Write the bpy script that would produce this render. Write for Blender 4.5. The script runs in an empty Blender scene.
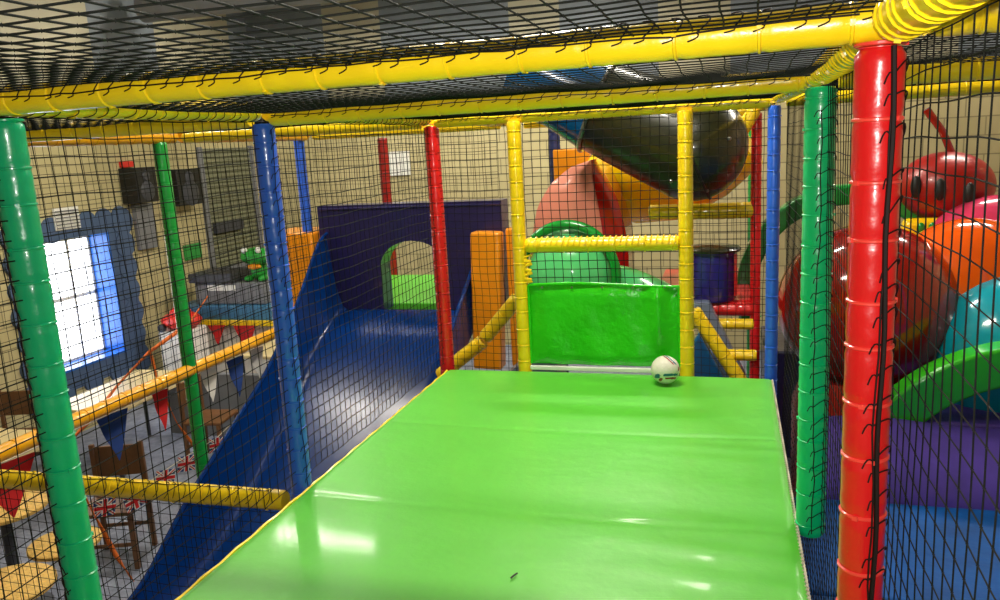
import bpy, math, random
from mathutils import Vector, Matrix
random.seed(7)
PI = math.pi
sc = bpy.context.scene
COL = sc.collection
V = Vector

# ------------------------------------------------------------------ materials
def lin(c):
    c = c / 255.0
    return c / 12.92 if c <= 0.04045 else ((c + 0.055) / 1.055) ** 2.4
def rgb(r, g, b): return (lin(r), lin(g), lin(b), 1.0)

def mat(name, col, rough=0.35, bump=0.0, bscale=30.0, spec=0.5, var=0.0, coat=0.0, metal=0.0, vscale=4.0):
    m = bpy.data.materials.new(name); m.use_nodes = True
    nt = m.node_tree; b = nt.nodes['Principled BSDF']
    b.inputs['Base Color'].default_value = rgb(*col)
    b.inputs['Roughness'].default_value = rough
    b.inputs['Specular IOR Level'].default_value = spec
    b.inputs['Coat Weight'].default_value = coat
    b.inputs['Coat Roughness'].default_value = 0.08
    b.inputs['Metallic'].default_value = metal
    tc = nt.nodes.new('ShaderNodeTexCoord')
    if var > 0:
        n = nt.nodes.new('ShaderNodeTexNoise'); n.inputs['Scale'].default_value = vscale; n.inputs['Detail'].default_value = 5
        nt.links.new(tc.outputs['Object'], n.inputs['Vector'])
        r = nt.nodes.new('ShaderNodeValToRGB')
        c = rgb(*col)
        r.color_ramp.elements[0].position = 0.3; r.color_ramp.elements[1].position = 0.7
        r.color_ramp.elements[0].color = tuple(x * (1 - var) for x in c[:3]) + (1,)
        r.color_ramp.elements[1].color = tuple(min(1, x * (1 + var)) for x in c[:3]) + (1,)
        nt.links.new(n.outputs['Fac'], r.inputs['Fac']); nt.links.new(r.outputs['Color'], b.inputs['Base Color'])
    if bump > 0:
        n = nt.nodes.new('ShaderNodeTexNoise'); n.inputs['Scale'].default_value = bscale; n.inputs['Detail'].default_value = 4
        nt.links.new(tc.outputs['Object'], n.inputs['Vector'])
        bp = nt.nodes.new('ShaderNodeBump'); bp.inputs['Strength'].default_value = bump; bp.inputs['Distance'].default_value = 0.02
        nt.links.new(n.outputs['Fac'], bp.inputs['Height']); nt.links.new(bp.outputs['Normal'], b.inputs['Normal'])
    return m

M = {}
def vinyl(k, col, rough=0.3, **kw): M[k] = mat('vinyl_' + k, col, rough, bump=kw.pop('bump', 0.25), bscale=14, var=kw.pop('var', 0.06), coat=kw.pop('coat', 0.35), **kw)
vinyl('yellow', (255, 212, 22)); vinyl('amber', (240, 170, 8)); vinyl('red', (212, 22, 26)); vinyl('darkred', (150, 18, 16))
vinyl('blue', (44, 100, 222)); vinyl('green', (0, 168, 116)); vinyl('kelly', (18, 150, 60)); vinyl('navy', (26, 38, 92))
vinyl('slideblue', (2, 46, 112), rough=0.2, bump=0.03, var=.03, coat=0.0, spec=.35); vinyl('purple', (30, 24, 78)); vinyl('orange', (238, 146, 14))
vinyl('mat', (86, 188, 50), rough=0.42, bump=0.12, var=0.03, coat=0.15)
vinyl('panel', (44, 196, 22), rough=0.22, bump=0.5)
vinyl('floorblue', (2, 82, 160), rough=.6, coat=0, spec=.25, var=0.25); vinyl('violet', (84, 62, 166), rough=.5, coat=0, var=0.25)
vinyl('emerald', (6, 208, 132))
vinyl('tiered', (236, 66, 56))
vinyl('greypad', (104, 116, 140))
M['pink'] = mat('plastic_pink', (222, 138, 116), 0.3, coat=0.3)
M['plred'] = mat('plastic_red', (158, 22, 12), 0.15, coat=0.6)
M['plyellow'] = mat('plastic_yellow', (255, 212, 10), 0.25, coat=0.4)
M['plgreen'] = mat('plastic_green', (14, 140, 46), 0.22, coat=0.5)
M['plmint'] = mat('plastic_mint_green', (86, 198, 118), 0.2, coat=0.6)
M['plblack'] = mat('plastic_dark_olive', (34, 36, 16), 0.3, coat=0.5, bump=0.03, bscale=3)
M['plblue'] = mat('plastic_blue', (8, 78, 130), 0.2, coat=0.4)
M['plpurple'] = mat('plastic_purple', (46, 38, 122), 0.2, coat=0.5)
M['ballred'] = mat('gloss_deep_red', (150, 22, 12), 0.1, coat=0.9, bump=0.04, bscale=4)
M['headred'] = mat('satin_deep_red', (158, 22, 14), 0.35, coat=0.2, bump=.1)
M['magenta'] = mat('gloss_magenta', (206, 56, 96), 0.15, coat=0.6)
M['globorange'] = mat('gloss_orange', (236, 92, 8), 0.12, coat=0.8)
M['teal'] = mat('gloss_teal', (0, 152, 172), 0.15, coat=0.6)
M['lime'] = mat('gloss_lime', (52, 186, 34), 0.2, coat=0.5)
M['net'] = mat('black_nylon_cord', (20, 21, 18), 0.8, spec=.2)
M['cord'] = mat('black_lacing_cord', (26, 8, 6), 0.7, spec=.3)
M['twine'] = mat('pale_twine', (206, 196, 178), 0.7)
M['black'] = mat('matt_black', (20, 20, 20), 0.5)
M['white'] = mat('white_plastic', (236, 236, 230), 0.35)
M['ballwhite'] = mat('football_white', (232, 228, 214), 0.28, bump=0.3, bscale=120)
M['ballteal'] = mat('football_teal', (16, 104, 138), 0.3)
M['ballmaroon'] = mat('football_maroon', (150, 34, 40), 0.3)
M['steel'] = mat('steel', (170, 170, 168), 0.3, metal=1.0)
M['wood'] = mat('brown_wood', (112, 74, 42), 0.45, bump=0.2, var=0.25)
M['palewood'] = mat('pale_wood_laminate', (232, 212, 160), 0.35, var=0.06)
M['wicker'] = mat('yellow_cane', (222, 180, 92), 0.6, bump=0.8, bscale=60, var=0.2, vscale=30)
M['greyd'] = mat('grey_laminate', (120, 122, 128), 0.5, var=0.1)
M['greydark'] = mat('charcoal_plastic', (62, 64, 72), 0.5)
M['counterblue'] = mat('blue_laminate', (58, 116, 158), 0.4)
M['flagblue'] = mat('fabric_blue', (28, 62, 132), 0.8); M['flagred'] = mat('fabric_red', (206, 26, 30), 0.8); M['flagwhite'] = mat('fabric_white', (236, 232, 226), 0.8)
M['ribbon'] = mat('orange_crepe', (216, 104, 24), 0.6)
M['paintblue'] = mat('wall_paint_blue', (70, 92, 128), 0.6, var=0.1)
M['sillblue'] = mat('blue_gloss_paint', (40, 110, 210), 0.25)
M['toygreen'] = mat('toy_green', (30, 156, 48), 0.4)
M['toyred'] = mat('toy_red', (226, 48, 36), 0.4)
M['shutter'] = mat('olive_grey_shutter', (128, 130, 104), 0.5)

def brick_mat(name, c1, c2, mort, sc_, w=0.45, h=0.225):
    m = bpy.data.materials.new(name); m.use_nodes = True; nt = m.node_tree; b = nt.nodes['Principled BSDF']
    b.inputs['Roughness'].default_value = 0.75
    tc = nt.nodes.new('ShaderNodeTexCoord'); mp = nt.nodes.new('ShaderNodeSeparateXYZ'); cb = nt.nodes.new('ShaderNodeCombineXYZ'); ad = nt.nodes.new('ShaderNodeMath')
    nt.links.new(tc.outputs['Object'], mp.inputs[0]); nt.links.new(mp.outputs['X'], ad.inputs[0]); nt.links.new(mp.outputs['Y'], ad.inputs[1])
    nt.links.new(ad.outputs[0], cb.inputs['X']); nt.links.new(mp.outputs['Z'], cb.inputs['Y'])
    br = nt.nodes.new('ShaderNodeTexBrick'); br.inputs['Scale'].default_value = 1.0
    br.inputs['Brick Width'].default_value = w; br.inputs['Row Height'].default_value = h; br.inputs['Mortar Size'].default_value = 0.008
    br.inputs['Color1'].default_value = rgb(*c1); br.inputs['Color2'].default_value = rgb(*c2); br.inputs['Mortar'].default_value = rgb(*mort)
    nt.links.new(cb.outputs[0], br.inputs['Vector']); nt.links.new(br.outputs['Color'], b.inputs['Base Color'])
    bp = nt.nodes.new('ShaderNodeBump'); bp.inputs['Strength'].default_value = 0.4; bp.inputs['Distance'].default_value = 0.01; bp.invert = True
    nt.links.new(br.outputs['Fac'], bp.inputs['Height']); nt.links.new(bp.outputs['Normal'], b.inputs['Normal'])
    return m
M['wall'] = brick_mat('cream_blockwork', (196, 184, 138), (184, 172, 126), (146, 136, 100), 1)
M['wallR'] = brick_mat('warm_cream_blockwork', (206, 178, 138), (194, 164, 124), (170, 146, 112), 1)
def ceil_mat():
    m = bpy.data.materials.new('corrugated_roof'); m.use_nodes = True; nt = m.node_tree; b = nt.nodes['Principled BSDF']
    b.inputs['Roughness'].default_value = 0.6
    tc = nt.nodes.new('ShaderNodeTexCoord'); w = nt.nodes.new('ShaderNodeTexWave'); w.inputs['Scale'].default_value = 2.0; w.bands_direction = 'Y'
    nt.links.new(tc.outputs['Object'], w.inputs['Vector'])
    n = nt.nodes.new('ShaderNodeTexNoise'); n.inputs['Scale'].default_value = 0.9; nt.links.new(tc.outputs['Object'], n.inputs['Vector'])
    r = nt.nodes.new('ShaderNodeValToRGB'); r.color_ramp.elements[0].position = .42; r.color_ramp.elements[1].position = .58
    r.color_ramp.elements[0].color = rgb(158, 164, 168); r.color_ramp.elements[1].color = rgb(206, 200, 172)
    nt.links.new(n.outputs['Fac'], r.inputs['Fac']); nt.links.new(r.outputs['Color'], b.inputs['Base Color'])
    bp = nt.nodes.new('ShaderNodeBump'); bp.inputs['Strength'].default_value = 0.8; bp.inputs['Distance'].default_value = 0.05
    nt.links.new(w.outputs['Fac'], bp.inputs['Height']); nt.links.new(bp.outputs['Normal'], b.inputs['Normal'])
    return m
M['ceil'] = ceil_mat()
M['cladgrey'] = mat('blue_grey_cladding', (118, 126, 134), 0.6, var=.15, vscale=1.5)
M['cladbeige'] = mat('beige_cladding', (172, 166, 142), 0.6, var=.12, vscale=1.5)
M['carpet'] = mat('grey_blue_carpet', (140, 146, 166), 0.9, bump=0.5, bscale=90, var=0.25, vscale=14)
def emis(name, col, s):
    m = bpy.data.materials.new(name); m.use_nodes = True; nt = m.node_tree; b = nt.nodes['Principled BSDF']
    b.inputs['Base Color'].default_value = col; b.inputs['Emission Color'].default_value = col; b.inputs['Emission Strength'].default_value = s
    return m
M['tube'] = emis('fluorescent_diffuser', (1, 0.95, 0.84, 1), 12)
def glass_mat():
    m = bpy.data.materials.new('window_glass'); m.use_nodes = True; nt = m.node_tree
    out = nt.nodes['Material Output']; nt.nodes.remove(nt.nodes['Principled BSDF'])
    t = nt.nodes.new('ShaderNodeBsdfTransparent'); g = nt.nodes.new('ShaderNodeBsdfGlossy'); g.inputs['Roughness'].default_value = 0.03
    mx = nt.nodes.new('ShaderNodeMixShader'); mx.inputs[0].default_value = 0.08
    nt.links.new(t.outputs[0], mx.inputs[1]); nt.links.new(g.outputs[0], mx.inputs[2]); nt.links.new(mx.outputs[0], out.inputs['Surface'])
    return m
M['glass'] = glass_mat()

# ------------------------------------------------------------------ mesh helpers
class G:
    def __init__(s): s.v = []; s.f = []; s.m = []; s.mi = 0
    def add(s, vs, fs):
        o = len(s.v); s.v += [tuple(x) for x in vs]
        for f in fs: s.f.append(tuple(i + o for i in f)); s.m.append(s.mi)
        return s
    def box(s, a, b, rot=None, piv=None):
        (x0, y0, z0), (x1, y1, z1) = a, b
        vs = [V(c) for c in ((x0, y0, z0), (x1, y0, z0), (x1, y1, z0), (x0, y1, z0), (x0, y0, z1), (x1, y0, z1), (x1, y1, z1), (x0, y1, z1))]
        if rot is not None:
            p = V(piv) if piv else (V(a) + V(b)) / 2
            vs = [rot @ (q - p) + p for q in vs]
        return s.add(vs, [(0, 3, 2, 1), (4, 5, 6, 7), (0, 1, 5, 4), (1, 2, 6, 5), (2, 3, 7, 6), (3, 0, 4, 7)])
    def prism(s, pts, d):   # pts: list of 3D points in a plane, d: extrusion vector
        n = len(pts); d = V(d); vs = [V(p) for p in pts] + [V(p) + d for p in pts]
        return s.add(vs, [tuple(range(n)), tuple(range(2 * n - 1, n - 1, -1))] + [(i, i + n, (i + 1) % n + n, (i + 1) % n) for i in range(n)])
    def tube(s, path, r, n=12, cap=True, closed=False):
        P = [V(p) for p in path]; m = len(P)
        rr = r if isinstance(r, (list, tuple)) else [r] * m
        T = []
        for i in range(m):
            if closed: t = P[(i + 1) % m] - P[i - 1]
            else: t = P[min(i + 1, m - 1)] - P[max(i - 1, 0)]
            T.append(t.normalized() if t.length > 1e-9 else V((0, 0, 1)))
        a = V((0, 0, 1)) if abs(T[0].z) < 0.9 else V((1, 0, 0))
        N = (a - T[0] * a.dot(T[0])).normalized(); vs = []
        for i in range(m):
            N = N - T[i] * N.dot(T[i])
            N = N.normalized() if N.length > 1e-6 else T[i].orthogonal().normalized()
            B = T[i].cross(N)
            for k in range(n):
                an = 2 * PI * k / n; vs.append(P[i] + (N * math.cos(an) + B * math.sin(an)) * rr[i])
        fs = []
        for i in range(m if closed else m - 1):
            j = (i + 1) % m
            for k in range(n):
                fs.append((i * n + k, i * n + (k + 1) % n, j * n + (k + 1) % n, j * n + k))
        if cap and not closed: fs += [tuple(range(n - 1, -1, -1)), tuple((m - 1) * n + k for k in range(n))]
        return s.add(vs, fs)
    def ell(s, c, r, nu=32, nv=20, rot=None):
        c = V(c); r = V(r) if not isinstance(r, (int, float)) else V((r, r, r)); vs = []; fs = []
        for i in range(nv + 1):
            th = PI * i / nv
            for k in range(nu):
                ph = 2 * PI * k / nu
                q = V((r.x * math.sin(th) * math.cos(ph), r.y * math.sin(th) * math.sin(ph), r.z * math.cos(th)))
                if rot is not None: q = rot @ q
                vs.append(c + q)
        for i in range(nv):
            for k in range(nu): fs.append((i * nu + k, (i + 1) * nu + k, (i + 1) * nu + (k + 1) % nu, i * nu + (k + 1) % nu))
        return s.add(vs, fs)
    def lathe(s, c, prof, n=32):   # prof [(r,z)]
        c = V(c); vs = []; fs = []
        for (r, z) in prof:
            for k in range(n): vs.append(c + V((r * math.cos(2 * PI * k / n), r * math.sin(2 * PI * k / n), z)))
        for i in range(len(prof) - 1):
            for k in range(n): fs.append((i * n + k, i * n + (k + 1) % n, (i + 1) * n + (k + 1) % n, (i + 1) * n + k))
        return s.add(vs, fs)
    def build(s, name, mats, parent=None, smooth=True, bevel=0, origin=None):
        me = bpy.data.meshes.new(name)
        o3 = V(origin) if origin is not None else V((0, 0, 0))
        me.from_pydata([tuple(V(q) - o3) for q in s.v], [], s.f)
        if not isinstance(mats, (list, tuple)): mats = [mats]
        for m in mats: me.materials.append(M[m] if isinstance(m, str) else m)
        if len(mats) > 1: me.polygons.foreach_set('material_index', s.m)
        me.polygons.foreach_set('use_smooth', [smooth] * len(me.polygons))
        me.validate(); me.update()
        if smooth:
            try: me.set_sharp_from_angle(angle=math.radians(42))
            except Exception: pass
        o = bpy.data.objects.new(name, me); COL.objects.link(o); o.location = o3
        if parent is not None:
            o.parent = parent; w = V((0, 0, 0)); q = parent
            while q is not None: w += V(q.location); q = q.parent
            o.location = o3 - w
        if bevel:
            b = o.modifiers.new('bevel', 'BEVEL'); b.width = bevel; b.segments = 3; b.limit_method = 'ANGLE'; b.angle_limit = math.radians(40)
        return o
def root(name, loc, label, cat, group=None):
    o = bpy.data.objects.new(name, None); COL.objects.link(o); o.location = loc; o.empty_display_size = 0.1
    return tag(o, label, cat, group)
def tag(o, label, cat, group=None, kind=None):
    o['label'] = label; o['category'] = cat
    if group: o['group'] = group
    if kind: o['kind'] = kind
    return o
def struct(o): o['kind'] = 'structure'; return o

# ------------------------------------------------------------------ padded tubes
def frame_of(p0, p1, face):
    T = (p1 - p0).normalized(); F = V(face); F = (F - T * F.dot(T)).normalized(); return T, F, T.cross(F)
tie_cache = {}
def padded(name, p0, p1, label, m, r=0.045, pitch=0.15, ties=True, face=None, lace=None, netside=None, group=None, cat=None, n=18, tm=None, cr=0.0015, loops=0.05, rope=0):
    """foam sleeved tube: sleeve, cable ties, lacing cord (face = direction of the laced side)"""
    p0 = V(p0); p1 = V(p1); L = (p1 - p0).length
    R = root(name, p0, label, cat or ('post' if 'post' in name else 'beam'), group)
    T = (p1 - p0).normalized()
    path = []; rr = []; s = 0.0; ph = random.random() * .1
    stops = []
    k = 0
    while (k + .5) * pitch < L: stops.append((k + .5) * pitch + random.uniform(-.012, .012)); k += 1
    step = min(0.0125, pitch / 8)
    m_ = int(L / step) + 1
    for i in range(m_ + 1):
        s = L * i / m_; d = min([abs(s - q) for q in stops] + [9])
        pin = math.exp(-(d / 0.010) ** 2)
        end = min(s, L - s); cap = 1.0 if end > 0.012 else 0.86 + 0.14 * math.sqrt(max(0, 1 - (1 - end / 0.012) ** 2))
        path.append(p0 + T * s); rr.append(r * (1 - 0.10 * pin + 0.025 * math.cos((d / pitch) * PI * 2) * 0.6) * cap)
    G().tube(path, rr, n).build('foam_sleeve', m, R)
    if ties:
        key = (round(r, 4), tm or m)
        for q in stops:
            if key not in tie_cache:
                g = G(); g.tube([(math.cos(a) * r * .955, math.sin(a) * r * .955, 0) for a in [2 * PI * i / 20 for i in range(20)]], 0.0035, 6, closed=True)
                g.box((r * .95, -.005, -.004), (r * 1.08, .005, .004))
                o = g.build('cable_tie', tm or m, R); tie_cache[key] = o.data
            else:
                o = bpy.data.objects.new('cable_tie', tie_cache[key]); COL.objects.link(o); o.parent = R
            o.location = T * q
            o.rotation_mode = 'QUATERNION'; o.rotation_quaternion = T.to_track_quat('Z', 'Y') @ Matrix.Rotation(random.uniform(0, 6), 4, 'Z').to_quaternion()
    if face is not None:
        T, F, B = frame_of(p0, p1, face)
        # netside: +1/-1 direction along B the net comes off
        sg = netside or 1; g = G(); a0 = 0.0; main = []; s = 0.02
        def pt(s, an, k=1.04): return p0 + T * s + (F * math.cos(an) + B * sg * math.sin(an)) * (r * k)
        an = 0.0
        while s < L - .02:
            an += random.uniform(-.12, .12); an *= .8
            main.append((s, an)); s += loops * random.uniform(.85, 1.15)
        g.tube([pt(s, a) for s, a in main for _ in (0,)], cr * 1.15, 6)
        for (s, a) in main:
            sk = random.uniform(-.01, .02)
            bow = random.uniform(.25, .5)
            pts = [pt(s + sk * (1 - t) + loops * bow * math.sin(t * PI), a + t * 1.45, 1.03 + .05 * math.sin(t * PI)) for t in [i / 7 for i in range(8)]]
            g.tube(pts, cr, 5)
            tl = random.uniform(.15, .42); tail = [pt(s + sk + loops * .12 * math.sin(t * PI) - t * t * loops * .3, a - t * tl, 1.05) for t in (0, .25, .5, .75, 1)]
            g.tube(tail, cr, 5)
        if rope: g.tube([p0 + T * (L * k / 60) + (F * math.cos(.12) + B * sg * math.sin(.12 + .06 * math.sin(k * .9))) * r * 1.06 for k in range(61)], rope, 6)
        g.build('lacing_cord', 'cord', R)
    return R

def net(name, o, U, Vv, label, cell=0.05, r=0.0015, sag=0.012, mat_='net', group='black square-mesh nets of the play frame', holes=None, wob=0.0035, knots=False, sub=1, seed=0):
    """square-mesh net panel: one continuous mesh of cords, o origin, U and Vv edge vectors"""
    o = V(o); U = V(U); Vv = V(Vv); nu = max(1, round(U.length / cell)); nv = max(1, round(Vv.length / cell)); N = U.cross(Vv).normalized()
    rnd = random.Random(seed + 11); ph = [rnd.uniform(0, 6) for _ in range(8)]
    du = U.normalized(); dv = Vv.normalized()
    def P(a, b):
        x = a * U.length; y = b * Vv.length
        e = math.sin(PI * a) * math.sin(PI * b)
        q = o + U * a + Vv * b
        q = q + N * (sag * e + wob * math.sin(x * 3.1 + ph[0]) * math.sin(y * 2.7 + ph[1]) + wob * .4 * math.sin(x * 17 + y * 9 + ph[2]))
        q = q + du * (wob * .9 * math.sin(y * 6.5 + ph[3] + x * 1.1) + wob * .5 * math.sin(y * 21 + ph[5] + x * 3)) + dv * (wob * .9 * math.sin(x * 5.3 + ph[4] + y * .9) + wob * .5 * math.sin(x * 19 + ph[6] + y * 2))
        return q
    g = G()
    for i in range(nu + 1):
        m = nv * sub; seg = []
        for j in range(m + 1):
            a, b = i / nu, j / m
            if holes and holes(a, b):
                if len(seg) > 1: g.tube(seg, r, 4, cap=False)
                seg = []
            else: seg.append(P(a, b))
        if len(seg) > 1: g.tube(seg, r, 4, cap=False)
    for j in range(nv + 1):
        m = nu * sub; seg = []
        for i in range(m + 1):
            a, b = i / m, j / nv
            if holes and holes(a, b):
                if len(seg) > 1: g.tube(seg, r, 4, cap=False)
                seg = []
            else: seg.append(P(a, b))
        if len(seg) > 1: g.tube(seg, r, 4, cap=False)
    if knots:
        for i in range(nu + 1):
            for j in range(nv + 1):
                if holes and holes(i / nu, j / nv): continue
                q = P(i / nu, j / nv); k = r * 1.9
                g.add([q + V(d) * k for d in ((1, 0, 0), (-1, 0, 0), (0, 1, 0), (0, -1, 0), (0, 0, 1), (0, 0, -1))],
                      [(0, 2, 4), (2, 1, 4), (1, 3, 4), (3, 0, 4), (2, 0, 5), (1, 2, 5), (3, 1, 5), (0, 3, 5)])
    return tag(g.build(name, mat_, None, smooth=False, origin=o), label, 'net', group)

FZ = -1.6; CZ = 3.6; XW = -7.0; XE = 4.2; YN = 11.0; YS = -1.8
# ------------------------------------------------------------------ room
struct(G().box((XW, YS, FZ - .1), (XE, YN, FZ)).build('floor', 'carpet', smooth=False))
struct(G().box((XW - .2, YS - .2, CZ), (XE + .2, YN + .2, CZ + .1)).build('ceiling', 'ceil', smooth=False))
struct(G().box((XW - .2, YN, FZ - .1), (XE + .2, YN + .2, CZ)).build('wall_north', 'wall', smooth=False))
struct(G().box((XW - .2, YS - .2, FZ - .1), (XE + .2, YS, CZ)).build('wall_south', 'wall', smooth=False))
struct(G().box((XE, YS, FZ - .1), (XE + .2, YN, CZ)).build('wall_east', 'wallR', smooth=False))
WY0, WY1, WZ0, WZ1 = 6.55, 7.66, -0.88, 0.56
g = G(); X0, X1 = XW - .35, XW
g.box((X0, YS, FZ - .1), (X1, WY0, CZ)).box((X0, WY1, FZ - .1), (X1, YN, CZ)).box((X0, WY0, FZ - .1), (X1, WY1, WZ0)).box((X0, WY0, WZ1), (X1, WY1, CZ))
struct(g.build('wall_west', 'wall', smooth=False))
# window: white frame bars set back, deep blue reveal, glass pane
w = struct(bpy.data.objects.new('window_1', None)); COL.objects.link(w); w.location = (XW - .3, (WY0 + WY1) / 2, WZ0)
g = G(); xf0, xf1 = XW - .31, XW - .26
for a, b in ((WY0, WY0 + .05), (WY1 - .05, WY1), (WY0 + .36, WY0 + .39), (WY0 + .74, WY0 + .77)): g.box((xf0, a, WZ0), (xf1, b, WZ1))
for a, b in ((WZ0, WZ0 + .05), (WZ1 - .05, WZ1), (-.16, -.12)): g.box((xf0, WY0, a), (xf1, WY1, b))
g.build('window_frame', 'white', w, smooth=False)
G().box((XW - .29, WY0 + .05, WZ0 + .05), (XW - .285, WY1 - .05, WZ1 - .05)).build('window_pane', 'glass', w, smooth=False)
g = G().box((XW - .26, WY1 - .02, WZ0), (XW + .02, WY1, WZ1)).box((XW - .26, WY0, WZ0), (XW + .03, WY1, WZ0 + .02)).box((XW - .26, WY0, WZ0), (XW + .02, WY0 + .02, WZ1))
g.build('window_sill', 'sillblue', w, smooth=False)
# painted blue scalloped border round the window
lob = [0]
def lobes(y0, z0, y1, z1, n, rad, g):
    for i in range(n):
        t = i / max(1, n - 1); cy = y0 + (y1 - y0) * t; cz = z0 + (z1 - z0) * t; rr = rad * random.uniform(.95, 1.15)
        g.prism([(XW, cy + rr * math.cos(a), cz + rr * math.sin(a)) for a in [2 * PI * k / 18 for k in range(18)]], (.014 + .0011 * lob[0], 0, 0)); lob[0] += 1
g = G()
g.box((XW, WY0 - .3, WZ1), (XW + .012, WY1 + .32, WZ1 + .16)).box((XW, WY1, WZ0 - .2), (XW + .0125, WY1 + .34, WZ1 + .1))
g.box((XW, WY0 - .3, WZ0 - .22), (XW + .013, WY1 + .3, WZ0)).box((XW, WY0 - .3, WZ0 - .2), (XW + .0115, WY0, WZ1 + .1))
lobes(WY0 - .2, WZ1 + .09, WY1 + .22, WZ1 + .16, 7, .13, g); lobes(WY1 + .22, WZ0 - .12, WY1 + .24, WZ1 + .1, 7, .15, g)
lobes(WY0 - .25, WZ0 - .2, WY1 + .25, WZ0 - .18, 5, .13, g); lobes(WY0 - .24, WZ0 - .1, WY0 - .24, WZ1 + .1, 7, .11, g)
struct(g.build('trim_1', 'paintblue', smooth=False))
# upper wall cladding sheets
g = G(); k = 0
x = XW
while x < XE - .01:
    g.mi = k % 2; wd_ = (1.3, .9, 1.9, .7)[k % 4]; x2 = min(x + wd_, XE); g.box((x, YN - .03, 1.95), (x2, YN, CZ)); x = x2; k += 1
struct(g.build('trim_4', ['cladgrey', 'cladbeige'], smooth=False))
g = G(); k = 0; y = YS
while y < YN - .04:
    g.mi = k % 2; y2 = min(y + (1.1, 1.6, .8, 1.3)[k % 4], YN - .03); g.box((XW, y, 1.95), (XW + .03, y2, CZ)); y = y2; k += 1
struct(g.build('trim_5', ['cladgrey', 'cladbeige'], smooth=False))
# roller shutter door on the west wall near the corner
dr = struct(bpy.data.objects.new('door_1', None)); COL.objects.link(dr); dr.location = (XW, 10.1, FZ)
g = G()
for i in range(24):
    z = -.2 + i * .07; g.prism([(XW, 9.55, z), (XW, 9.55, z + .07), (XW + .03, 9.55, z + .05), (XW + .03, 9.55, z + .02)], (0, 1.15, 0))
g.build('shutter_slats', 'shutter', dr, smooth=False)
G().box((XW, 9.5, -.3), (XW + .06, 10.75, -.2)).box((XW, 9.47, -.3), (XW + .05, 9.55, 1.5)).box((XW, 10.7, -.3), (XW + .05, 10.78, 1.5)).build('shutter_frame', 'greyd', dr, smooth=False)
# roof steelwork / ducting in the upper background
for i, y in enumerate((6.9, 9.2)):
    g = G().box((XW, y, CZ - .34), (XE, y + .14, CZ - .32)).box((XW, y + .06, CZ - .32), (XE, y + .08, CZ - .02)).box((XW, y, CZ - .02), (XE, y + .14, CZ))
    struct(g.build('trim_%d' % (2 + i), 'greydark', smooth=False))
tag(G().tube([(-6.6, 8.3, 3.1), (3.6, 8.3, 3.1)], .16, 24).build('air_duct', 'greyd'), 'long round grey ventilation duct under the roof behind the overhead netting', 'duct')

# ------------------------------------------------------------------ play frame: posts
ZT = 1.455; ZB = 1.50; H3 = 'padded posts of the play frame'; H4 = 'padded overhead beams of the play frame'
P_ = dict(L1=(-1.70, 1.58), L2=(-1.70, 2.72), L3=(-1.70, 4.52), R1=(.233, 1.46), R2=(.27, 2.72), R3=(.222, 4.5), Y1=(-1.18, 4.46), Y2=(-.232, 4.46))
def post(k, z0, m, label, r=.045, face=None, ns=1, x=None, y=None, z1=ZT, pitch=.095, ties=True, tm=None, rope=0):
    if k: x, y = P_[k]
    return padded('padded_post', (x, y, z0), (x, y, z1), label, m, r, pitch, ties, face, netside=ns, group=H3, tm=tm, rope=rope)
post('L1', FZ, 'green', 'thick sea-green padded post at the left front corner of the green deck', .043, face=(-.45, -1, 0), ns=-1, pitch=.10)
post('L2', FZ, 'blue', 'bright blue padded post on the left edge of the green deck', .043, face=(1, -.5, 0), ns=1)
post('L3', FZ, 'red', 'plain red padded post at the left far corner of the green deck', .045)
post('R1', FZ, 'red', 'thick glossy red padded post nearest the camera on the right', .039, face=(.25, -1, 0), ns=1, pitch=.10, tm='tiered', rope=.0045)
post('R2', -.04, 'emerald', 'sea-green padded post on the right edge of the green deck', .048, face=(.0, -1, 0), ns=1)
post('R3', FZ, 'blue', 'slim blue padded post at the right far corner of the green deck', .034)
post('Y1', FZ, 'yellow', 'left yellow padded gate post at the far end of the deck', .041, ties=True)
post('Y2', FZ, 'yellow', 'right yellow padded gate post just behind the football', .041, ties=True)
post(None, FZ, 'kelly', 'mid-green padded post beyond the left net among the cafe tables', .045, x=-3.45, y=4.32)
post(None, FZ, 'blue', 'dark blue padded post behind the left orange side pad of the slide', .045, x=-3.5, y=6.12, ties=False)
post(None, FZ, 'darkred', 'dark red padded post seen through the purple arch opening', .055, x=-3.53, y=7.9, ties=False)
post(None, FZ, 'navy', 'navy padded post just left of the red plastic slide hood', .06, x=-1.68, y=7.9, ties=False)
post(None, FZ, 'red', 'narrow red padded post just left of the slim blue corner post', .038, x=.185, y=6.2)
post(None, FZ, 'kelly', 'dark green padded post behind the narrow red post', .05, x=.21, y=7.9, ties=False)
post(None, FZ, 'blue', 'blue padded post at the outer right edge of the play frame', .045, x=2.05, y=4.5)

# beams
def beam(p, q, label, r=.034, m='yellow', z=1.497, z2=None, face=None, ns=1, pitch=.15, ties=True, n=16):
    return padded('padded_beam', (p[0], p[1], z), (q[0], q[1], z if z2 is None else z2), label, m, r, pitch, ties, face, netside=ns, group=H4, n=n)
beam((-1.70, 1.55), (.25, 1.46), 'nearest overhead yellow beam, from left green post to front red post', .034, face=(0, -1, .1), ns=-1, pitch=.14)
beam((-3.4, 1.65), (-1.74, 1.57), 'nearest overhead yellow beam running off past the left green post', .034, face=(0, -1, .1), ns=-1)
beam((.30, 1.44), (2.05, 1.35), 'nearest overhead yellow beam running off to the right of the front red post', .034)
beam((-1.66, 2.72), (.22, 2.72), 'second overhead yellow beam, from blue post to right green post', .034, z=1.478, face=(0, -1, .1), ns=-1)
beam((.32, 2.72), (2.05, 2.72), 'second overhead yellow beam continuing right behind the front red post', .034, z=1.478)
beam((-3.4, 2.75), (-1.75, 2.72), 'second overhead yellow beam continuing left of the blue post', .034, z=1.478)
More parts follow.
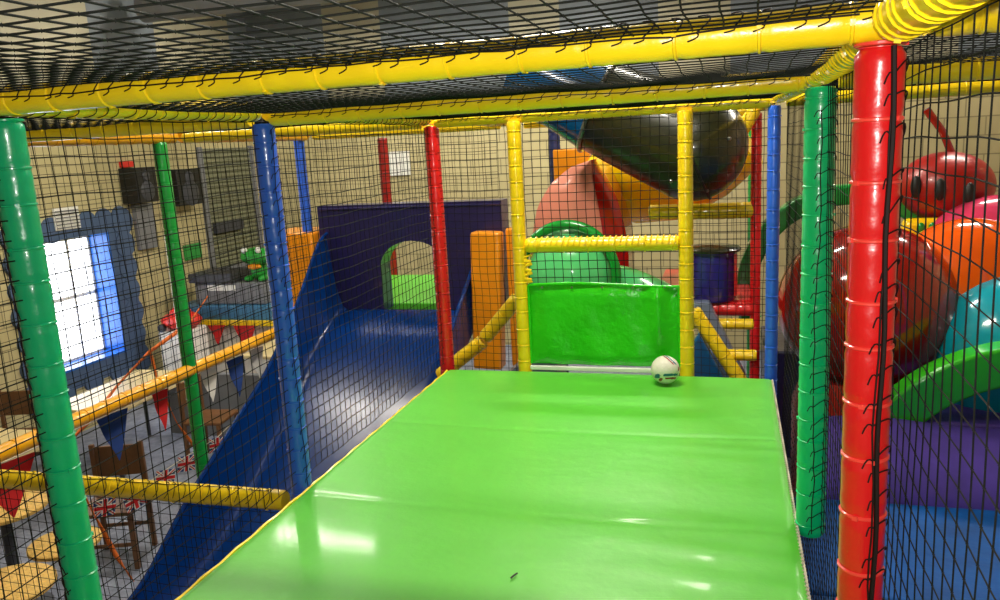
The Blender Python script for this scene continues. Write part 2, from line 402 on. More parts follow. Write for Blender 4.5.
beam((-1.66, 4.5), (.2, 4.5), 'third overhead yellow beam above the yellow gate', .034, z=1.478, face=(0, -1, .1), ns=-1)
beam((.28, 4.5), (2.05, 4.5), 'third overhead yellow beam continuing right above the big red ball', .034, z=1.478)
beam((-3.4, 4.5), (-1.75, 4.5), 'third overhead yellow beam continuing left over the blue slide', .034, z=1.478)
beam((-3.4, 6.2), (-1.75, 6.2), 'fourth overhead yellow beam above the purple arch', .034, z=1.478)
beam((-1.66, 6.62), (.16, 6.62), 'fourth overhead yellow beam behind the gate in front of the dark tube', .034, z=1.478)
beam((-1.70, .25), (-1.70, 1.52), 'overhead yellow side beam at the near left, out past the green post', .034, pitch=.12)
beam((-1.70, 1.6), (-1.70, 2.68), 'overhead yellow side beam between left green post and blue post', .034, face=(1, 0, .05), ns=1, pitch=.12)
beam((-1.70, 2.76), (-1.70, 4.46), 'overhead yellow side beam between blue post and left red post', .034, face=(1, 0, .05), ns=1, pitch=.12)
beam((-1.70, 4.54), (-1.70, 6.16), 'overhead yellow side beam behind the left red post', .034)
beam((-3.45, 1.7), (-3.45, 2.7), 'outer left overhead yellow beam nearest the camera', .045, z=1.49, m='amber')
beam((-3.45, 2.8), (-3.45, 4.46), 'outer left overhead amber beam ending over the mid-green post', .045, z=1.49, m='amber')
beam((-3.45, 4.54), (-3.45, 6.16), 'outer left overhead amber beam beside the slide top', .045, z=1.49, m='amber')
beam((.25, .2), (.25, 1.41), 'thick yellow side beam passing overhead toward the camera at top right', .041, face=(1, 0, -.3), ns=-1, pitch=.05)
beam((.25, 1.51), (.27, 2.67), 'yellow side beam from front red post to right green post', .038, face=(1, 0, -.3), ns=-1, pitch=.06)
beam((.27, 2.77), (.24, 4.46), 'yellow side beam from right green post to slim blue post', .034, pitch=.12)
beam((2.05, 1.4), (2.05, 4.46), 'outer right overhead yellow beam over the blue mats', .034)
beam((.22, 4.54), (.21, 6.16), 'overhead yellow side beam behind the slim blue corner post', .034)
beam((-3.4, 2.64), (-1.745, 2.66), 'low yellow rail from the foot of the blue post to the left', .042, z=-.05, face=(0, -.3, 1), ns=1, pitch=.15)
beam((-3.45, 2.72), (-3.43, 5.6), 'long low yellow rail sloping away past the mid-green post', .042, z=-.03, pitch=.15, m='amber')
beam((-1.14, 4.46), (-.27, 4.46), 'waist-high yellow gate rail between the two yellow posts', .042, z=.745, ties=True)
beam((-.6, 6.22), (.17, 6.22), 'yellow rail under the dark tube slide', .06, z=.75)
beam((-.6, 6.2), (.17, 6.2), 'short red padded rail under the purple drum', .055, z=0.0, m='red')
beam((-.5, 5.95), (.17, 5.95), 'lower yellow rail beneath the red padded rail', .04, z=-.06)
beam((-.02, 5.6), (.18, 5.6), 'short low yellow rail stub beside the slim blue post', .04, z=-.2)
beam((-.24, 5.5), (.2, 5.5), 'slanting yellow padded tube to the right of the gate', .05, z=.14, z2=-.56, n=14)
padded('padded_beam', (-1.98, 5.1, -.26), (-1.64, 5.1, -.0), 'lower slanting yellow handrail left of the gate', 'yellow', .05, .15, True, group=H4)
padded('padded_beam', (-1.63, 5.1, .02), (-1.38, 5.1, .30), 'upper slanting yellow handrail left of the gate beside orange pad', 'yellow', .05, .15, True, group=H4)
padded('padded_beam', (-.0, 6.1, 1.2), (.17, 6.1, 1.48), 'small yellow corner brace beside the dark tube bend', 'yellow', .05, .15, True, group=H4)

# yellow twine loops tying gate net to the rail
g = G()
for i in range(26):
    x = -1.12 + i * .033
    g.tube([(x + .01 * math.sin(a), 4.46 + .047 * math.cos(a), .745 + .047 * math.sin(a)) for a in [PI * .15 + PI * .8 * k / 6 for k in range(7)]], .004, 5)
tag(g.build('net_twine', 'yellow'), 'row of small yellow twine loops along the gate rail', 'twine')

# ------------------------------------------------------------------ nets
nk = dict(group='black square-mesh nets of the play frame')
def fade(a, b): return False
net('safety_net', (-1.70, .25, .02), (0, 4.25, 0), (0, 0, 1.44), 'black net wall along the left edge of the green deck', knots=True, r=.0018, sub=1, seed=1)
net('safety_net', (.285, .3, -.95), (0, 4.15, 0), (0, 0, 2.41), 'black net wall along the right edge of the green deck', knots=True, r=.0012, seed=2)
net('safety_net', (-1.67, 4.5, -.1), (.47, 0, 0), (0, 0, 1.58), 'narrow black net between left red post and left gate post', seed=3, cell=.045)
net('safety_net', (-1.14, 4.49, .50), (.87, 0, 0), (0, 0, .98), 'black net filling the yellow gate opening', seed=4, r=.0021, wob=.003)
net('safety_net', (-.2, 4.5, -.1), (.42, 0, 0), (0, 0, 1.58), 'narrow black net between right gate post and slim blue post', seed=5, cell=.045)
net('safety_net', (-3.45, 2.72, -.0), (0, 3.45, 0), (0, 0, 1.45), 'black net along the outer left side beyond the slide', seed=6)
net('safety_net', (-3.42, 2.68, -.75), (1.68, 0, 0), (0, 0, .68), 'black net hanging below the low yellow rail', seed=7)
net('safety_net', (-3.4, 6.16, .92), (1.62, 0, 0), (0, 0, .54), 'black net strip above the purple arch', seed=8)
net('safety_net', (-1.62, 6.16, .05), (1.8, 0, 0), (0, 0, 1.4), 'black net behind the gate in front of plastic slide tubes', seed=9, r=.0015, holes=lambda a, b: a < .72 or b > .5)
net('ceiling_net', (-1.66, .22, 1.508), (1.9, 0, 0), (0, 1.26, 0), 'overhead black net nearest the camera above the deck', knots=True, seed=10, sag=-.018, r=.0015)
net('ceiling_net', (-3.4, .3, 1.508), (1.7, 0, 0), (0, 1.26, 0), 'overhead black net at the near left beyond the deck', seed=11, sag=-.018)
net('ceiling_net', (-1.66, 1.58, 1.492), (1.9, 0, 0), (0, 1.1, 0), 'overhead black net between first and second yellow beams', seed=12, sag=-.015)
net('ceiling_net', (-1.66, 2.76, 1.492), (1.9, 0, 0), (0, 1.7, 0), 'overhead black net between second and third yellow beams', seed=13, sag=-.018)
net('ceiling_net', (-3.4, 1.68, 1.508), (1.7, 0, 0), (0, 2.8, 0), 'overhead black net covering the left outer bay', seed=14, sag=-.018)
net('ceiling_net', (.3, .3, 1.508), (1.75, 0, 0), (0, 4.15, 0), 'overhead black net covering the right bay over blue mats', seed=15, sag=-.018)

# ------------------------------------------------------------------ green deck mat
XL, XR = -1.655, .222
def smooth(a, b, t):
    t = max(0, min(1, (t - a) / (b - a))); return t * t * (3 - 2 * t)
def deck_z(x, y):
    z = 0.0
    for ys, d in ((3.47, .0035), (2.62, .0025)):
        z -= d * (.35 + .65 * smooth(-.9, .1, x)) * math.exp(-((y - ys - .02 * math.sin(x * 2.2)) / .022) ** 2)
    seg = [(.3, 2.62), (2.62, 3.47), (3.47, 4.42)]
    for a, b in seg:
        if a <= y <= b:
            t = (y - a) / (b - a); z += .004 * (math.sin(PI * t) ** .7 if 0 < t < 1 else 0)
    w = smooth(-.55, .1, x)
    z += w * .0032 * math.sin(y * 34 + math.sin(x * 3) * 1.2) * math.exp(-((y - 2.45) / .25) ** 2)
    z += w * .0025 * math.sin(y * 40 + x * 2) * math.exp(-((y - 3.35) / .12) ** 2)
    z += .003 * math.sin(x * 3.1 + 1) * math.sin(y * 2.3) + w * .0012 * math.sin(y * 22 + x * 4)
    e = min(x - XL, XR - x, 4.42 - y); z -= .012 * max(0, 1 - e / .03) ** 2
    return z
dm = root('deck_mat', (-.7, 2.4, -.06), 'large glossy bright green padded deck mat with soft creases', 'mat')
nx, ny = 110, 420; Y0, Y1_ = .3, 4.42; vs = []; fs = []
for j in range(ny + 1):
    for i in range(nx + 1):
        x = XL + (XR - XL) * i / nx; y = Y0 + (Y1_ - Y0) * j / ny; vs.append((x, y, deck_z(x, y)))
for j in range(ny):
    for i in range(nx):
        a = j * (nx + 1) + i; fs.append((a, a + 1, a + nx + 2, a + nx + 1))
g = G().add(vs, fs)
ring = [i for i in range(nx + 1)] + [(nx + 1) * j + nx for j in range(1, ny + 1)] + [(nx + 1) * ny + i for i in range(nx - 1, -1, -1)] + [(nx + 1) * j for j in range(ny - 1, 0, -1)]
o0 = len(g.v); g.v += [(g.v[i][0], g.v[i][1], -.06) for i in ring]
for k in range(len(ring)): g.f.append((ring[k], o0 + k, o0 + (k + 1) % len(ring), ring[(k + 1) % len(ring)])); g.m.append(0)
g.f.append(tuple(o0 + k for k in range(len(ring)))); g.m.append(0)
g.build('mat_cover', 'mat', dm)
def edge_line(x, sgn):
    return [(x + sgn * .004, Y0 + i * .05, -.010 + .003 * math.sin(i * 1.7)) for i in range(83)]
G().tube(edge_line(XL, -1), .006, 6).build('edge_piping', 'yellow', dm)
g = G()
for i in range(int(4.1 / .022)):
    y = Y0 + i * .022; g.tube([(XR - .004, y, .0), (XR + .008, y + .008, -.012), (XR - .002, y + .016, -.028)], .0022, 4)
g.tube(edge_line(XR, 1), .004, 6)
g.build('edge_stitching', 'twine', dm)['label'] = 'pale rope stitching along the right edge'
g = G().tube([(-.65, 2.16, .012), (-.645, 2.175, .0125), (-.638, 2.19, .012)], .003, 6).build('scuff_mark', 'black', dm)

# under-deck support
tag(G().box((XL + .02, .35, -.16), (XR - .03, 4.38, -.062)).build('deck_board', 'wood', smooth=False), 'plywood deck board carrying the green mat', 'board')

# gate panel and white kick strip
gp = root('gate_panel', (-.7, 4.44, 0), 'bright green padded vinyl gate panel below the yellow rail', 'panel')
nx, nz = 60, 36; vs = []; fs = []
for j in range(nz + 1):
    for i in range(nx + 1):
        a = i / nx; b = j / nz; x = -1.135 + .865 * a; z = .035 + (.475 + .01 * math.sin(a * 5)) * b
        e = (min(a, 1 - a, b, 1 - b)); d = -.02 * min(1, e * 8) + .006 * math.sin(a * 23 + b * 4) * (1 - b) + .005 * math.sin(a * 9 - b * 7)
        d -= .03 * math.exp(-((a - .86) / .05) ** 2) * b
        vs.append((x, 4.455 + d, z))
m0 = len(vs)
for j in range(nz):
    for i in range(nx):
        a = j * (nx + 1) + i; fs.append((a, a + 1, a + nx + 2, a + nx + 1))
g = G().add(vs, fs); g.add([(v[0], 4.475, v[2]) for v in vs], [tuple(reversed(f)) for f in fs]); pcv = g.build('panel_cover', 'panel', gp)
g = G().tube([(-1.135 + .865 * i / 30, 4.447, .512 + .01 * math.sin(i / 30 * 5)) for i in range(31)], .009, 8)
g.tube([(-1.135, 4.447, .04), (-1.135, 4.447, .51)], .008, 8).tube([(-.27, 4.447, .04), (-.27, 4.447, .51)], .008, 8)
g.build('panel_hem', 'panel', pcv)
g = G()
for i in range(5):
    x = -1.05 + i * .175; g.lathe((x, 4.44, .5), [(0, -.004), (.006, -.004), (.006, .004), (0, .004)], 10)
g.build('eyelets', 'steel', pcv)
tag(G().box((-1.14, 4.425, .004), (-.33, 4.447, .028)).build('kick_strip', 'white', bevel=.004), 'thin white strip at the foot of the green gate panel', 'strip')
g = G()
for k in range(9):
    g.tube([(-1.135 + .03 * math.sin(k * 2.1 + t * 3), 4.44, .53 + .018 * k + .015 * t) for t in (0, .4, .8, 1.2)], .006, 6)
tag(g.build('yellow_lacing', 'yellow'), 'short yellow rope lacing beside the left gate post', 'rope')

# football
br = .077; bc = V((-.335, 4.235, .006 + br))
g = G(); g.ell((0, 0, 0), br, 96, 64); rotb = Matrix.Rotation(math.radians(14), 3, 'Y')
view = (V((0, 0, 1.337)) - bc).normalized(); right = V((.96, .27, 0)); up = right.cross(-view).normalized() * 1
if up.z < 0: up = -up
for i, f in enumerate(g.f):
    c = sum((V(g.v[k]) for k in f), V()) / len(f); c.normalize(); u = c.dot(right); v = c.dot(up); d = c.dot(view); mi = 0
    if d > 0:
        if -.46 < v < -.30 and -.32 < u < .74: mi = 1
        elif -.68 < v < -.55 and -.18 < u < .6: mi = 2
        elif (u + .68) ** 2 + (v + .42) ** 2 < .025: mi = 1
        elif (u + .48) ** 2 + (v + .66) ** 2 < .014: mi = 2
        elif abs((u - .12) + .85 * (v - .72)) < .06 and v > .35 : mi = 2
        elif abs((u - .30) + .85 * (v - .72)) < .06 and v > .3 : mi = 1
        elif abs(u - .84) < .05 and -.1 < v < .15: mi = 2
    g.m[i] = mi
o = g.build('football', ['ballwhite', 'ballteal', 'ballmaroon'], None); o.location = bc
tag(o, 'white football with teal and maroon stripes resting on the green mat', 'ball')

# ------------------------------------------------------------------ blue slide with arch
sl = root('wave_slide', (-2.6, 4.0, FZ), 'wide glossy blue padded slide dropping left of the green deck', 'slide')
prof = [(7.0, 0), (6.12, 0.0), (6.0, -.02), (5.8, -.10), (5.5, -.27), (5.2, -.47), (4.9, -.68), (4.6, -.88), (4.3, -1.05), (4.0, -1.18), (3.7, -1.28), (3.4, -1.35), (3.0, -1.40), (2.5, -1.42), (1.9, -1.43)]
def pz(y, tab):
    for (a, za), (b, zb) in zip(tab, tab[1:]):
        if a >= y >= b:
            t = (a - y) / (a - b); return za + (zb - za) * t
    return tab[-1][1] if y < tab[-1][0] else tab[0][1]
def pz(y, tab, f=pz):
    return sum(f(y + k * .03, tab) * w for k, w in zip(range(-5, 6), (1, 2, 3, 4, 5, 6, 5, 4, 3, 2, 1))) / 36
wtop = [(6.12, .66), (5.99, .62), (5.64, .26), (5.35, 0.0), (4.94, -.29), (4.58, -.47), (4.26, -.64), (3.97, -.79), (3.52, -1.10), (3.2, -1.2), (1.9, -1.27)]
rtop = [(6.12, .40), (5.6, .08), (5.2, -.2), (4.8, -.45), (4.4, -.68), (4.0, -.88), (3.5, -1.1), (1.9, -1.27)]
XS0, XS1 = -3.33, -2.0
g = G(); ny = 100; nx = 40; vs = []; fs = []
for j in range(ny + 1):
    y = 6.12 + (1.9 - 6.12) * j / ny; zf = pz(y, prof) ; zl = pz(y, wtop); zr = pz(y, rtop)
    for i in range(nx + 1):
        t = i / nx; x = XS0 + (XS1 - XS0) * t
        l = max(0, 1 - t / .10) ** 2.2; r_ = max(0, (t - .86) / .14) ** 2.2
        vs.append((x, y, zf + (zl - zf) * l + (zr - zf) * r_))
    # underside
for j in range(ny):
    for i in range(nx):
        a = j * (nx + 1) + i; fs.append((a, a + 1, a + nx + 2, a + nx + 1))
g.add(vs, fs)
bot = [(x, y, max(FZ, pz(y, prof) - .12)) for (x, y, z) in vs]
g.add(bot, [tuple(reversed(f)) for f in fs])
nn = len(vs)
for j in range(ny):
    for e in (0, nx):
        a = j * (nx + 1) + e; g.f.append((a, a + nx + 1, a + nx + 1 + nn, a + nn)); g.m.append(0)
g.build('slide_bed', 'slideblue', sl)
G().tube([(XS0 + .01, y, pz(y, wtop) + .005) for y in [6.12 - i * .06 for i in range(70)]], .016, 8).build('left_edge_roll', 'slideblue', sl)
G().tube([(XS1 - .0, y, pz(y, rtop) + .005) for y in [6.12 - i * .06 for i in range(70)]], .016, 8).build('right_edge_roll', 'slideblue', sl)

ar = root('entrance_arch', (-2.6, 6.2, 0), 'dark purple padded arch standing at the top of the blue slide', 'arch')
def arch_poly(x0, x1, z0, z1, ax0, ax1, az, n=14):
    cx = (ax0 + ax1) / 2; r = (ax1 - ax0) / 2
    pts = [(x0, z0), (x0, z1), (x1, z1), (x1, z0), (ax1, z0)]
    for k in range(n + 1):
        a = PI * k / n; pts.append((cx + r * math.cos(a), az + r * .75 * math.sin(a)))
    pts.append((ax0, z0)); return pts
pts = arch_poly(-3.40, -1.80, -.02, .87, -2.86, -2.30, .37)
# build as strips for clean ngons: left column, right column, head
g = G()
def strip_arch(g, x0, x1, z0, z1, a0, a1, az, y0, y1, n=16, k=.75):
    cx = (a0 + a1) / 2; r = (a1 - a0) / 2
    inner = [(a0, z0)] + [(cx - r * math.cos(PI * i / n), az + r * k * math.sin(PI * i / n)) for i in range(n + 1)] + [(a1, z0)]
    outer = [(x0, z0)] + [(x0 + (x1 - x0) * i / n, z1) for i in range(n + 1)] + [(x1, z0)]
    m = len(inner); vs = [(p[0], y0, p[1]) for p in inner] + [(p[0], y0, p[1]) for p in outer] + [(p[0], y1, p[1]) for p in inner] + [(p[0], y1, p[1]) for p in outer]
    fs = []
    for i in range(m - 1):
        fs += [(i, i + 1, m + i + 1, m + i), (2 * m + i, 3 * m + i, 3 * m + i + 1, 2 * m + i + 1), (i, 2 * m + i, 2 * m + i + 1, i + 1), (m + i, m + i + 1, 3 * m + i + 1, 3 * m + i)]
    fs += [(0, m, 3 * m, 2 * m), (m - 1, 3 * m - 1, 4 * m - 1, 2 * m - 1)]
    return g.add(vs, fs)
strip_arch(g, -3.40, -1.76, -.02, .89, -2.85, -2.27, .36, 6.14, 6.34)
g.build('arch_pad', 'purple', ar)
G().tube([(-3.38, 6.14, .86), (-1.76, 6.14, .86)], .012, 8).build('arch_piping', 'purple', ar)
tag(G().box((-3.6, 6.36, -.06), (-1.72, 7.85, 0)).build('deck_mat', 'mat', bevel=.01), 'small green deck mat seen through the purple arch', 'mat')
o = G().box((-3.86, 6.0, -.35), (-3.40, 6.5, .68)).build('side_pad', 'orange', bevel=.02); tag(o, 'orange padded block left of the purple arch', 'pad')
o = G().box((-1.98, 5.9, -.45), (-1.74, 6.05, .66), rot=Matrix.Rotation(math.radians(2), 3, 'Y')).build('side_pad', 'orange', bevel=.02); tag(o, 'orange padded block right of the purple arch, taller front piece', 'pad')
o = G().box((-1.70, 6.0, -.45), (-1.60, 6.12, .68)).build('side_pad', 'orange', bevel=.02); tag(o, 'thin orange padded block just left of the yellow gate post', 'pad')
g = G().prism([(-1.72, 5.2, -.75), (-1.55, 5.2, -.3), (-1.25, 5.2, -.05), (-1.15, 5.2, -.2), (-1.15, 5.2, -.75)], (0, .35, 0))
tag(g.build('wedge_pad', 'greypad', bevel=.02), 'small grey wedge pad behind the left yellow gate post', 'pad')

# ------------------------------------------------------------------ things behind the gate
# red / pink plastic hood
hd = root('slide_hood', (-1.2, 6.4, .3), 'pink plastic slide hood with a deep red curved side', 'slide hood')
# profile (x,z) at y=6.2 : curved left outline, apex, right edge
out = [(-1.55, .10), (-1.56, .55), (-1.50, .82), (-1.38, 1.0), (-1.22, 1.12), (-1.05, 1.17)]
rgt = [(-1.05, 1.17), (-1.035, 1.0), (-1.0, .8), (-.975, .6), (-.97, .4), (-.96, .1)]
g = G(); vs = []; fs = []; n = 12; mm = 16
def ip(tab, t):
    t = t * (len(tab) - 1); i = min(int(t), len(tab) - 2); f = t - i
    return (tab[i][0] + (tab[i + 1][0] - tab[i][0]) * f, tab[i][1] + (tab[i + 1][1] - tab[i][1]) * f)
for j in range(mm + 1):
    a = ip(out, j / mm); b = ip(rgt[::-1], j / mm)
    for i in range(n + 1):
        t = i / n; bul = math.sin(PI * t) * .13 * math.sin(PI * (.1 + .9 * (1 - j / mm)))
        vs.append((a[0] + (b[0] - a[0]) * t, 6.30 - bul, a[1] + (b[1] - a[1]) * t))
for j in range(mm):
    for i in range(n):
        a = j * (n + 1) + i; fs.append((a, a + 1, a + n + 2, a + n + 1))
g.add(vs, fs); g.add([(v[0], 7.0, v[2]) for v in vs], [tuple(reversed(f)) for f in fs])
nn = len(vs)
for j in range(mm): a = j * (n + 1); g.f.append((a, a + n + 1, a + n + 1 + nn, a + nn)); g.m.append(0)
g.build('hood_shell', 'pink', hd)
g = G(); vs = []; fs = []
sideb = [(-1.04, 1.18), (-.96, 1.05), (-.87, .85), (-.81, .6), (-.79, .4), (-.79, .1)]
for j in range(mm + 1):
    a = ip(rgt, j / mm); b = ip(sideb, j / mm)
    for i in range(n + 1):
        t = i / n; vs.append((a[0] + (b[0] - a[0]) * t + .02 * math.sin(PI * t), 6.29 + t * .15, a[1] + (b[1] - a[1]) * t))
for j in range(mm):
    for i in range(n):
        a = j * (n + 1) + i; fs.append((a, a + 1, a + n + 2, a + n + 1))
g.add(vs, fs); g.add([(v[0] - .01, v[1] + .5, v[2]) for v in vs], [tuple(reversed(f)) for f in fs]); nn = len(vs)
for j in range(mm): a = j * (n + 1) + n; g.f.append((a, a + n + 1, a + n + 1 + nn, a + nn)); g.m.append(0)
g.build('hood_side', 'plred', hd)

# green bubble hood and rim
gh = root('green_slide', (-1.0, 5.7, 0), 'shiny green plastic slide dome with a darker green rim', 'slide')
cx, cz, cy = -1.11, .38, 5.55
g = G(); g.tube([(cx + .345 * math.cos(a), cy - .05, cz + .37 * math.sin(a)) for a in [-.5 + (PI + 1.0) * k / 40 for k in range(41)]], .036, 12)
g.build('dome_rim', 'plgreen', gh)
g = G(); g.ell((cx, cy + .08, cz), (.32, .30, .335), 40, 24); g.build('dome', 'plmint', gh)
g = G(); vs = []; fs = []
n = 24; mm = 24
for j in range(mm + 1):
    t = j / mm; xc = cx + .1 + .72 * t; zc = .46 - .34 * t * t; rad = .27 + .02 * t
    for i in range(n + 1):
        a = PI * i / n
        vs.append((xc, cy + .1 + .35 * t - rad * math.cos(a) , zc - .30 + rad * 1.05 * math.sin(a)))
for j in range(mm):
    for i in range(n):
        a = j * (n + 1) + i; fs.append((a, a + 1, a + n + 2, a + n + 1))
g.add(vs, fs); nn = len(vs); g.add([(v[0], v[1], v[2] - .02) for v in vs], [tuple(reversed(f)) for f in fs]); g.build('slide_chute', 'plmint', gh)
tag(G().box((-1.75, 5.2, -.6), (.1, 6.05, -.5)).build('crash_mat', 'greypad', bevel=.02), 'grey mat below the slides behind the gate', 'mat')

# yellow tube behind
g = G(); g.tube([(-1.06, 7.45, .98), (-1.02, 7.4, .97), (-.8, 7.35, .93), (-.5, 7.3, .95), (-.2, 7.25, 1.1), (.1, 7.2, 1.3)], [.30, .34, .38, .38, .36, .30], 32)
tag(g.build('tube_slide', 'plyellow'), 'yellow plastic tube slide between the red hood and dark tube', 'slide')
# dark tube elbow with blue section
ts = root('tube_slide', (-.4, 6.2, 1.2), 'dark olive plastic tube slide bend under the roof beams', 'slide')
ex, ey, ez = -.255, 6.0, 1.235
g = G()
pth = []; rad = []
a0 = V((-.93, 6.0, 1.56)); c0 = V((ex, ey, ez))
for i in range(24):
    t = i / 23; q = a0.lerp(c0, t); pth.append(q); rad.append(.33 + .06 * t)
# round over the elbow end
d = (c0 - a0).normalized()
for k in range(1, 13):
    an = PI / 2 * k / 12; pth.append(c0 + d * .38 * math.sin(an)); rad.append(max(.004, .39 * math.cos(an)))
g.tube(pth, rad, 40); g.build('tube_bend', 'plblack', ts)
g = G(); g.tube([a0 - d * .66 + V((0, 0, .0)), a0 - d * .33, a0], [.30, .28, .335], 36); g.build('tube_section', 'plblue', ts)['label'] = 'blue upper section'
N1 = d.orthogonal().normalized(); N2 = d.cross(N1)
g = G(); g.tube([a0 + (N1 * math.cos(a) + N2 * math.sin(a)) * .345 for a in [2 * PI * k / 40 for k in range(40)]], .016, 8, closed=True); g.build('joint_flange', 'steel', ts)
g = G(); cc = c0 + V((-.18, -.30, -.24))
for k in range(6):
    a = 2 * PI * k / 6
g.tube([c0 + V((-.02, 0, 0)) + (V((0, 1, 0)) * math.cos(a) + V((.35, 0, -.94)) * math.sin(a)) * .395 for a in [2 * PI * k / 40 for k in range(40)]], .012, 8, closed=True); g.build('bend_seam', 'black', ts)
for k, (dx, dz) in enumerate(((-.14, -.22), (.25, .05), (.1, -.30), (-.33, .28))):
    q = c0 + V((dx, -math.sqrt(max(.01, .39 ** 2 - dx * dx - dz * dz)) , dz)); G().ell(q, .014, 10, 8).build('bolt', 'steel', ts)

# purple drum
dd = root('play_drum', (-.13, 6.28, .06), 'purple plastic drum with a dark lid on the red rail', 'drum')
G().lathe((-.13, 6.3, .06), [(0, 0), (.17, 0), (.18, .02), (.18, .38), (0, .38)], 36).build('drum_shell', 'plpurple', dd)
G().lathe((-.13, 6.3, .44), [(0, 0), (.21, 0), (.215, .015), (.20, .03), (0, .045)], 36).build('drum_lid', 'plblack', dd)
G().box((.03, 6.2, .1), (.055, 6.26, .42)).build('drum_strap', 'red', dd)
tag(G().box((-.6, 6.26, -.06), (.16, 7.8, .055)).build('deck_mat', 'red', bevel=.01), 'red deck mat under the purple drum', 'mat')
g = G().prism([(-.26, 5.75, .14), (-.14, 5.75, .14), (.12, 5.75, -.42), (-.02, 5.75, -.5)], (0, .12, 0))
tag(g.build('stair_pad', 'greypad', bevel=.015), 'slanting grey pad beside the slanting yellow tube', 'pad')
g = G().prism([(-.5, 5.4, -.5), (-.2, 5.4, .0), (.0, 5.4, -.38), (.0, 5.4, -.5)], (0, .1, 0))
tag(g.build('wedge_pad', 'plblue', bevel=.015), 'small blue wedge pad at the foot of the right gate post', 'pad')
tag(G().box((-1.66, 7.7, .85), (-1.3, 7.82, 1.25)).build('back_panel', 'orange', bevel=.02), 'orange padded panel behind the pink slide hood', 'panel')

# ------------------------------------------------------------------ right bay
fm = root('floor_mats', (1.6, 3, -.95), 'deep blue padded floor mats beyond the right net', 'mat')
for i in range(4):
    G().box((.31, .5 + i * 1.1, -1.05), (1.8, 1.585 + i * 1.1, -.9)).build('mat_square', 'floorblue', fm, bevel=.02)
    G().box((1.815, .5 + i * 1.1, -1.05), (3.4, 1.585 + i * 1.1, -.9)).build('mat_square', 'floorblue', fm, bevel=.02)
tag(G().box((.31, .5, FZ), (3.4, 4.85, -1.052)).build('platform_base', 'floorblue', smooth=False), 'blue padded platform base under the right floor mats', 'platform')
# purple step, bulged
g = G(); nx = 30; ny = 24; vs = []; fs = []
for j in range(ny + 1):
    for i in range(nx + 1):
        a = i / nx; b = j / ny; x = .5 + 2.8 * a; y = 4.88 + .45 * b
        z = -.9 + .36 * math.sin(PI / 2 * b) ** .7 + .025 * math.sin(a * 13) * b
        vs.append((x, y, z))
for j in range(ny):
    for i in range(nx):
        a = j * (nx + 1) + i; fs.append((a, a + 1, a + nx + 2, a + nx + 1))
g.add(vs, fs); nn = len(vs); g.add([(v[0], v[1], FZ) for v in vs], [tuple(reversed(f)) for f in fs])
for i in range(nx): g.f.append((i, i + nn, i + 1 + nn, i + 1)); g.m.append(0)
for j in range(ny): a = j * (nx + 1); g.f.append((a, a + nx + 1, a + nx + 1 + nn, a + nn)); g.m.append(0)
tag(g.build('padded_step', 'violet'), 'soft purple padded step in front of the green tunnel arch', 'step')

ca = root('caterpillar_tunnel', (1.7, 5.9, -.5), 'giant rainbow caterpillar with red head, orange and teal segments', 'play sculpture')
acx, acz = 1.86, -1.2
def half_ring(g, cx, cz, r0, r1, y0, y1, a0=0, a1=PI, n=40):
    vs = []; fs = []
    for k in range(n + 1):
        a = a0 + (a1 - a0) * k / n
        for (r, y) in ((r0, y0), (r1, y0), (r1, y1), (r0, y1)): vs.append((cx + r * math.cos(a), y, cz + r * math.sin(a)))
    for k in range(n):
        for q in range(4): fs.append((k * 4 + q, k * 4 + (q + 1) % 4, (k + 1) * 4 + (q + 1) % 4, (k + 1) * 4 + q))
    fs += [(0, 1, 2, 3), tuple(n * 4 + q for q in (3, 2, 1, 0))]
    return g.add(vs, fs)
half_ring(G(), acx, acz, .92, 1.17, 5.35, 5.55).build('tunnel_arch', 'lime', ca, bevel=.02)
G().box((1.0, 5.36, -1.1), (2.72, 6.44, -.55)).build('tunnel_floor', 'violet', ca, bevel=.02)
half_ring(G(), acx, acz, .93, 1.0, 5.56, 6.45, 0, PI * .60).build('tunnel_barrel', 'teal', ca)
G().ell((1.86, 6.0, -.27), (.56, .5, .57)).build('body_segment', 'teal', ca)['label'] = 'teal segment'
G().ell((1.66, 6.35, .0), (.62, .45, .64)).build('body_segment', 'globorange', ca)['label'] = 'orange segment'
G().ell((1.95, 6.72, .17), (.62, .4, .60)).build('body_segment', 'magenta', ca)['label'] = 'magenta segment'
h = G(); h.ell((1.62, 7.0, .82), (.35, .3, .27)); hd2 = h.build('head', 'headred', ca)
for (x, z) in ((1.37, .84), (1.52, .82), (1.72, .78)):
    G().ell((x, 7.0 - .3 * math.sqrt(max(.05, 1 - ((x - 1.62) / .35) ** 2 - ((z - .82) / .27) ** 2)) - .012, z), (.04, .03, .085), 16, 12).build('eye', 'black', hd2)
G().tube([(1.66, 7.0, 1.06), (1.58, 7.0, 1.25), (1.46, 7.0, 1.42)], [.03, .028, .032], 12).build('antenna', 'ballred', ca)
g = G().box((1.28, 6.7, .44), (1.64, 6.85, .60)); g.build('snout', 'plyellow', ca, bevel=.05)
for x in (1.40, 1.48): G().ell((x, 6.69, .53), (.03, .02, .045), 14, 10).build('snout_spot', 'plgreen', ca)
ba = root('apple_ball', (.95, 6.3, -.45), 'huge shiny dark red ball behind the right net', 'ball')
G().ell((.96, 6.2, .03), (.62, .6, .60), 64, 40).build('ball_shell', 'ballred', ba)
G().lathe((.96, 6.2, FZ), [(0, 0), (.5, 0), (.5, .9), (.42, 1.12), (0, 1.12)], 32).build('ball_base', 'darkred', ba)
half_ring(G(), .93, -.02, .72, .88, 6.95, 7.15, -.3, PI + .3).build('hoop_arch', 'kelly', None, bevel=.02)
o = bpy.data.objects['hoop_arch']; tag(o, 'dark green padded hoop arching over the huge red ball', 'arch')
